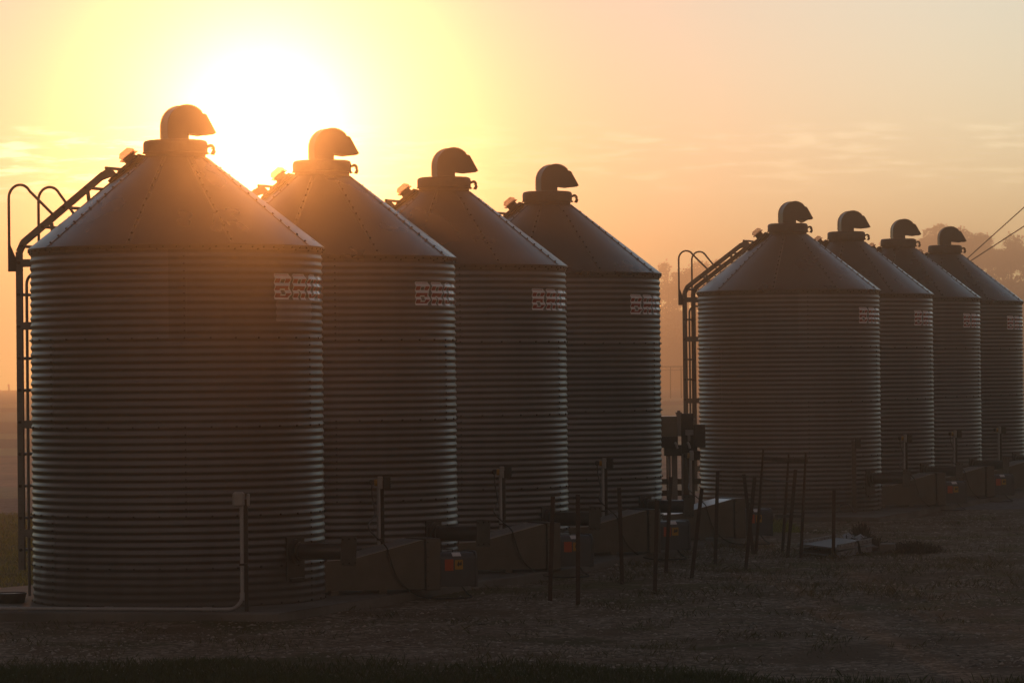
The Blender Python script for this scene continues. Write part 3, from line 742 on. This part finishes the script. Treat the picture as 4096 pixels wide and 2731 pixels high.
cs.add(vs, fs); o = cs.build('crumpled_sheet', [M['crumple']]); o.location = (4.22, 48.6, GZ); tag(o, 'crumpled pale plastic sheet behind the stack of panels', 'sheet')
b = MB(); b.box((0, 0, .045), (.19, .34, .10), 0, Matrix.Rotation(R(-8), 3, 'Z'), .012); b.box((-.22, .25, .04), (.16, .3, .06), 0, Matrix.Rotation(R(20), 3, 'Z') @ Matrix.Rotation(R(8), 3, 'X'), .01)
bb = b.build('concrete_block', [M['concrete']]); bb.location = (4.47, 45.98, GZ); tag(bb, 'low grey concrete block at the right end of the panel stack', 'block')
def weed(name, loc, rx, ry, h, n, lab):
    V = []; F = []
    for k in range(n):
        a = rng.uniform(0, 2 * PI); r = math.sqrt(rng.uniform(0, 1)); x, y = r * rx * math.cos(a), r * ry * math.sin(a)
        hh = h * (1 - .7 * r * r) * rng.uniform(.4, 1.1); dx, dy = rng.normal(0, .06, 2); w2 = rng.uniform(.002, .006); t = rng.uniform(0, PI)
        wx, wy = w2 * math.cos(t), w2 * math.sin(t); i = len(V)
        V += [(x - wx, y - wy, -.02), (x + wx, y + wy, -.02), (x + dx + wx, y + dy + wy, hh), (x + dx - wx, y + dy - wy, hh)]; F.append((i, i + 1, i + 2, i + 3))
    o = np_mesh(name, np.array(V), np.array(F), M['weed']); o.location = loc; return tag(o, lab, 'weeds')
weed('weed_clump', (4.78, 46.1, GZ), .34, .6, .12, 800, 'dark low clump of dead weeds right of the concrete block')
weed('weed_clump', (4.45, 49.2, GZ), .09, .3, .22, 400, 'small dark weed tuft poking up behind the crumpled sheet')
weed('weed_clump', (4.40, 47.2, GZ), .14, .5, .14, 400, 'tangle of dead weeds between the panel stack and the concrete block')
tub = MB(); tub.lathe([(.002, .0), (.125, .0), (.132, .01), (.145, .082), (.152, .084), (.152, .094), (.142, .096), (.138, .088)], 32)
tub.lathe([(.139, .088), (.002, .09)], 32, 1)
o = tub.build('feed_tub', [M['black'], M['crumple']], None, 40); o.location = (-4.72, 35.98, 0); tag(o, 'round black rubber tub on the pad, left of the nearest bin', 'tub')

# ------------------------------------------------------------------ control station in the gap
cs_ = empty('control_station', (2.2, 51.0, 0))
def lx(px): return (2620 + px / 3.92 - 2048) / 15360 * 51 - 2.2
def lz(py): return 1.514 - (py - 250) * .000847
def part(name, items, mat, sm=None):
    b = MB()
    for (x0, x1, y0, y1, dy, t) in items: b.box(((lx(x0) + lx(x1)) / 2, dy, (lz(y0) + lz(y1)) / 2), (lx(x1) - lx(x0), t, lz(y0) - lz(y1)), 0, None, .004)
    return b.build(name, mat, cs_, sm)
for x0, x1, mt in ((158, 180, 'dark'), (186, 226, 'ladder'), (240, 330, 'ladder'), (392, 424, 'ladder'), (560, 598, 'ladder')):
    part('post', [(x0, x1, 780, 2020, .02, .05)], [M[mt]])
part('back_board', [(426, 552, 830, 2020, .06, .03)], [M['wood']])
part('rail', [(-40, 700, 1232, 1318, .09, .04)], [M['wood']]); part('rail', [(-40, 560, 1412, 1500, .09, .04)], [M['wood']])
b = MB(); T = Matrix.Translation((0, 0, 0)); P = lambda *p: [(lx(x), lz(y)) for x, y in p]
b.prism(P((-60, 250), (360, 250), (330, 345), (-60, 345)), .5, T); b.prism(P((-60, 345), (330, 347), (385, 560), (-60, 560)), .44, T)
b.build('hopper', [M['duct']], cs_)
b = MB(); b.prism(P((296, 188), (402, 188), (380, 245), (380, 560), (330, 560), (312, 230)), .12, Matrix.Translation((0, -.2, 0))); b.tube([(lx(350), -.2, lz(190)), (lx(350), -.2, lz(160))], .022, 12); b.build('valve_spout', [M['ladder']], cs_)
part('control_box', [(385, 575, 208, 560, -.16, .14)], [M['dark']])
part('pump_body', [(-40, 330, 560, 740, -.1, .3), (120, 392, 700, 866, -.05, .26), (395, 640, 550, 830, -.02, .2)], [M['dark']])
part('sign_plate', [(444, 576, 460, 545, -.27, .012)], [M['panel']]); part('plate_stem', [(480, 524, 545, 640, -.26, .02)], [M['ladder']])
part('side_box', [(575, 755, 380, 735, -.30, .10)], [M['dark']])
for px in (295, 490):
    b = MB(); x = lx(px); b.tube(smooth_path([(x - .01, -.30, lz(655)), (x + .005, -.31, lz(690)), (x + .02, -.30, lz(750))]), [.016] * 17, 8); b.build('pipe_elbow', [M['pvc']], cs_, 60)
tag(cs_, 'dark cluster of boxes and hopper on grey posts in the gap between the bin groups', 'control station')

# ------------------------------------------------------------------ gravel stones and grass
def in_poly_pad(x, y):
    return (y > 33.9 - .24 * (x + 2.09)) & (x < -2.09 + .331 * (y - 33.97))
n = 46000
x = rng.uniform(-5.2, 7.4, n); y = 28 + 30 * rng.uniform(0, 1, n) ** 1.25
clump = (np.sin(x * 1.3 + 1) * np.sin(y * .9) + np.sin(x * .5 - y * .7) > -.75 + .9 * rng.uniform(-1, 1, n) * .9)
keep = clump & ~in_poly_pad(x, y) & ~((y > 54.5) & (x > 4.6 + .331 * (y - 54.7) - 4) & (x < 5.3 + .331 * (y - 54.7))) & (np.abs(x) < .145 * y)
x, y = x[keep], y[keep]; n = len(x)
base = np.array([(1, 0, 0), (.3, .9, 0), (-.8, .6, 0), (-.9, -.5, 0), (.2, -1, 0), (.1, .1, .52), (0, 0, -.4)])
tri = np.array([(0, 1, 5), (1, 2, 5), (2, 3, 5), (3, 4, 5), (4, 0, 5)])
sz = np.minimum(np.exp(rng.normal(math.log(.0105), .42, n)), .034); an = rng.uniform(0, 2 * PI, n)
bv = base[None] * (1 + rng.normal(0, .22, (n, 7, 3))); bv[:, :, 2] += rng.normal(0, .2, (n, 7))
ca, sa = np.cos(an)[:, None], np.sin(an)[:, None]
vx = (bv[:, :, 0] * ca - bv[:, :, 1] * sa) * sz[:, None] + x[:, None]; vy = (bv[:, :, 0] * sa + bv[:, :, 1] * ca) * sz[:, None] + y[:, None]
vz = bv[:, :, 2] * sz[:, None] * .8 + ground_h(x, y)[:, None] + sz[:, None] * .12
V = np.stack([vx, vy, vz], -1).reshape(-1, 3); F = (tri[None] + (np.arange(n) * 7)[:, None, None]).reshape(-1, 3)
m, nt = new_mat('loose_stone'); rp = nd(nt, 'ShaderNodeNewGeometry').outputs['Random Per Island']
finish(nt, mix(nt, mapr(nt, rp, 0, 1, 0, 1, False), (.14, .11, .08), (.52, .43, .34)), .75)
tag(np_mesh('gravel', V, F, m), kind='stuff')
def blades(name, x, y, h0, h1, wd, c0, c1, lean=.35, trans=True):
    n = len(x); h = rng.uniform(h0, h1, n); a = rng.uniform(0, 2 * PI, n); w2 = wd * rng.uniform(.6, 1.3, n)
    dx = rng.normal(0, lean, n) * h; dy = rng.normal(0, lean, n) * h; z = ground_h(x, y) - .005
    wx, wy = w2 * np.cos(a), w2 * np.sin(a)
    V = np.stack([np.stack([x - wx, y - wy, z], -1), np.stack([x + wx, y + wy, z], -1), np.stack([x + dx * .4 + wx * .7, y + dy * .4 + wy * .7, z + h * .6], -1), np.stack([x + dx, y + dy, z + h], -1)], 1).reshape(-1, 3)
    F = (np.array([0, 1, 2, 3])[None] + (np.arange(n) * 4)[:, None])
    m, nt = new_mat(name + '_blade'); rp = nd(nt, 'ShaderNodeNewGeometry').outputs['Random Per Island']
    b = nd(nt, 'ShaderNodeBsdfPrincipled', {'Base Color': mix(nt, rp, c0, c1), 'Roughness': .5})
    t = nd(nt, 'ShaderNodeBsdfTranslucent', {'Color': mix(nt, rp, tuple(2.6 * q for q in c0), tuple(2.6 * q for q in c1))})
    ms = nd(nt, 'ShaderNodeMixShader', {0: .55, 1: b.outputs[0], 2: t.outputs[0]}); o_ = nd(nt, 'ShaderNodeOutputMaterial'); nt.links.new(ms.outputs[0], o_.inputs[0])
    return np_mesh(name, V, F, m)
# near verge at the bottom of the frame
n = 60000; x = rng.uniform(-4.6, 4.2, n); y = rng.uniform(25.6, 30.4, n)
edge = 29.2 - .9 * np.clip((x + .8) / 1.4, 0, 1.2) - .55 * np.clip(x - .6, 0, 4) + .35 * np.sin(x * 2.1) + .2 * np.sin(x * 5.3 + 1)
k = y < edge + rng.normal(0, .25, n) - .2; tag(blades('grass', x[k], y[k], .03, .075, .0028, (.016, .025, .006), (.045, .048, .014)), kind='stuff')
# tufts scattered in the gravel
cxs = rng.uniform(-5, 7, 420); cys = 29 + 27 * rng.uniform(0, 1, 420) ** 1.1
x = np.repeat(cxs, 40) + rng.normal(0, .11, 420 * 40); y = np.repeat(cys, 40) + rng.normal(0, .2, 420 * 40)
k = ~in_poly_pad(x, y) & ~((y > 54.5) & (x < 5.3 + .331 * (y - 54.7))); tag(blades('grass_tufts', x[k], y[k], .015, .06, .0025, (.03, .032, .010), (.085, .065, .025), .5), kind='stuff')
cxs = rng.uniform(.8, 5.4, 150); cys = rng.uniform(36.5, 49, 150); k = ~in_poly_pad(cxs, cys); cxs, cys = cxs[k], cys[k]; q = len(cxs)
x = np.repeat(cxs, 30) + rng.normal(0, .14, q * 30); y = np.repeat(cys, 30) + rng.normal(0, .25, q * 30)
tag(blades('yard_weeds', x, y, .02, .09, .0025, (.04, .034, .014), (.10, .075, .035), .5), kind='stuff')
# lawn beyond the row
n = 90000; y = 37 + 25 * rng.uniform(0, 1, n) ** .9; x = rng.uniform(-9.5, 4.2, n)
k = (x * math.cos(R(18.3)) - y * math.sin(R(18.3)) < -16.4); x1, y1 = x[k], y[k]
k2 = (x1 < -.10 * y1) | ((x1 > .025 * y1) & (y1 > 47)); x1, y1 = x1[k2], y1[k2]
n = 26000; x2 = rng.uniform(1.6, 3.9, n); y2 = rng.uniform(51.8, 61, n)
tag(blades('lawn', np.r_[x1, x2], np.r_[y1, y2], .03, .08, .004, (.05, .062, .012), (.17, .155, .04)), kind='stuff')

# ------------------------------------------------------------------ far field things
pv_ = empty('irrigation_span', (14.0, 329, GZ))
b = MB(); b.tube([(-9, 0, 2.72), (9, 0, 2.68)], .045, 8); b.tube([(-9, 0, 2.42), (9, 0, 2.36)], .025, 6)
for k in range(19): b.tube([(-9 + k, 0, 2.71), (-8.5 + k, 0, 2.40), (-8 + k, 0, 2.71)], .014, 4)
b.build('pipe_truss', [M['dark']], pv_)
for xx in (-.47, .45, 7.5, -8): b = MB(); b.tube([(xx, 0, 0), (xx + .02, 0, 2.7)], .05, 6); b.build('leg', [M['dark']], pv_)
tag(pv_, 'thin irrigation span on legs standing in the misty field, seen through the gap', 'irrigation span')
for k, (px_, lab) in enumerate(((-91.8, 'tiny pole standing on the misty field edge at the far left'), )):
    b = MB(); b.tube([(0, 0, 0), (0, 0, 1.3)], .16, 6); b.box((0, 0, 1.1), (.5, .1, .1)); o = b.build('marker_pole', [M['wood']]); o.location = (px_, 700, GZ); tag(o, lab, 'pole')
for (x0, z0, sl2, lab) in ((15.98, 5.947, .882, 'upper thin wire slanting up at the right edge behind the last bin'), (16.21, 5.946, .634, 'lower thin wire slanting up at the right edge behind the last bin')):
    xa = x0 - (z0 - GZ) / sl2; xb = 29.5; P0 = Vector((xa, 135, GZ)); P1 = Vector((xb, 135, z0 + (xb - x0) * sl2)); pts = [P0.lerp(P1, i / 24) for i in range(25)]
    b = MB(); b.tube(pts, .022, 6); tag(b.build('guy_wire', [M['dark']]), lab, 'wire', 'wires at the right edge')

# wooded ridge far behind
Q = 1 / 1.5
hx = np.linspace(-80, 420, 90) * Q; hy = np.linspace(820, 1150, 30) * Q
def hill_h(x, y):
    x = x / Q; y = y / Q
    p = np.interp(x, [-80, 6, 26, 40, 60, 85, 105, 125, 200, 420], [-1.5, -1.0, 11, 18, 17, 21, 24, 24, 26, 20]) + 1.2 * np.sin(x * .09) + .8 * np.sin(x * .23 + 1)
    s = np.clip((y - 830) / 70, 0, 1); return GZ - .2 + Q * np.maximum(p, -.5) * s * s * (3 - 2 * s)
gx, gy = np.meshgrid(hx, hy); V = np.stack([gx, gy, hill_h(gx, gy)], -1).reshape(-1, 3); nx, ny2 = len(hx), len(hy)
ii, jj = np.meshgrid(np.arange(nx - 1), np.arange(ny2 - 1)); b0 = (jj * nx + ii).ravel()
tag(np_mesh('hill', V, np.stack([b0, b0 + 1, b0 + nx + 1, b0 + nx], -1), plain('hill_scrub', (.05, .045, .02), .95, 0, var=.4, scale=.25), smooth=True), kind='structure')
m, nt = new_mat('leaf'); rp = nd(nt, 'ShaderNodeNewGeometry').outputs['Random Per Island']
b = nd(nt, 'ShaderNodeBsdfPrincipled', {'Base Color': mix(nt, rp, (.035, .035, .012), (.09, .075, .028)), 'Roughness': .6}); t = nd(nt, 'ShaderNodeBsdfTranslucent', {'Color': (.30, .23, .08, 1)})
ms = nd(nt, 'ShaderNodeMixShader', {0: .5, 1: b.outputs[0], 2: t.outputs[0]}); o_ = nd(nt, 'ShaderNodeOutputMaterial'); nt.links.new(ms.outputs[0], o_.inputs[0]); M['leaf'] = m
def make_tree(seed, H, Wd, dens, up_=1.0):
    g = np.random.default_rng(seed); e = empty('tree')
    b = MB(); b.tube([(0, 0, -1), (.1, 0, H * .3), (.2, .1, H * .62)], [.35, .26, .10], 7)
    cl = []
    for k in range(15):
        a = g.uniform(0, 2 * PI); t = g.uniform(.25, 1); r = Wd * .5 * math.sqrt(g.uniform(.05, 1)) * math.sin(PI * (.16 + .80 * (1 - t)))
        cl.append((r * math.cos(a), r * math.sin(a), H * (.22 + .70 * t), g.uniform(.55, 1.2) * Wd * .16))
        b.tube([(.1, 0, H * min(.58, .15 + .5 * t)), (r * math.cos(a) * .6, r * math.sin(a) * .6, H * (.18 + .66 * t)), cl[-1][:3]], [.09, .05, .02], 4)
    b.build('trunk', [M['trunk']], e)
    P = []
    for cx, cy, cz, r in cl:
        n = int(dens * r * r); d = g.normal(0, 1, (n, 3)); d /= np.linalg.norm(d, axis=1)[:, None]; rad = r * g.uniform(.3, 1, n) ** .5
        rad *= 1 + .35 * (g.uniform(0, 1, n) > .86); P.append(np.array([cx, cy, cz]) + d * rad[:, None] * np.array([1, 1, .8 * up_]))
    P = np.concatenate(P); n = len(P); u = g.normal(0, 1, (n, 3)); u /= np.linalg.norm(u, axis=1)[:, None]; w_ = np.cross(u, g.normal(0, 1, (n, 3))); w_ /= np.linalg.norm(w_, axis=1)[:, None]
    s = g.uniform(.16, .36, n)[:, None]; V = np.stack([P - u * s, P - w_ * s * .7, P + u * s, P + w_ * s * .7], 1).reshape(-1, 3)
    np_mesh('crown', V, np.arange(n * 4).reshape(-1, 4), M['leaf'], e); return e
protos = [make_tree(1, 12, 12, 150), make_tree(2, 13.5, 10, 120, 1.1), make_tree(3, 10.5, 13, 160), make_tree(4, 12.5, 9, 70, 1.2)]
kinds_l = ['broad hazy tree on the wooded ridge beyond the bins', 'tall hazy tree on the wooded ridge beyond the bins', 'low wide hazy tree on the wooded ridge beyond the bins', 'thin open hazy tree on the wooded ridge beyond the bins']
tree_spots = []
for row, yy in ((0, 905), (1, 935)):
    for xx in np.arange(26, 134, 5.4):
        x = xx + rng.uniform(-1.6, 1.6) + 2.5 * row
        vis = (34 < x < 49 and True) or x > 80
        if vis or row == 0 and rng.random() < .5: tree_spots.append((x, yy + rng.uniform(-8, 8), int(rng.integers(0, 4)), rng.uniform(.75, 1.12)))
used = set()
for x, y, kd, sc in tree_spots:
    if x < 44 and rng.random() < .7: kd = 3 if rng.random() < .6 else 1
    t = protos[kd] if kd not in used else copy_tree(protos[kd]); used.add(kd)
    x, y, sc = x * Q, y * Q, sc * Q; t.location = (x, y, float(hill_h(np.array(x), np.array(y))) - .1); t.scale = (sc, sc, sc); t.rotation_euler.z = rng.uniform(0, 6.28)
    tag(t, kinds_l[kd], 'tree', 'hazy trees on the ridge')
for kd in range(4):
    if kd not in used:
        for ch in list(protos[kd].children): bpy.data.objects.remove(ch)
        bpy.data.objects.remove(protos[kd])
# undergrowth of the wood below the crowns, one mass
n = 26000; x = rng.uniform(20, 200, n) * Q; y = rng.uniform(868, 930, n) * Q; z = hill_h(x, y) + rng.uniform(0, 1, n) ** 1.5 * 3.1 * (.6 + .4 * np.sin(x * 1.1))
P = np.stack([x, y, z], -1); u = rng.normal(0, 1, (n, 3)); u /= np.linalg.norm(u, axis=1)[:, None]; w_ = np.cross(u, rng.normal(0, 1, (n, 3))); w_ /= np.linalg.norm(w_, axis=1)[:, None]
s = rng.uniform(.13, .36, n)[:, None]; V = np.stack([P - u * s, P - w_ * s, P + u * s, P + w_ * s], 1).reshape(-1, 3)
tag(np_mesh('wood_undergrowth', V, np.arange(n * 4).reshape(-1, 4), M['leaf']), kind='stuff')
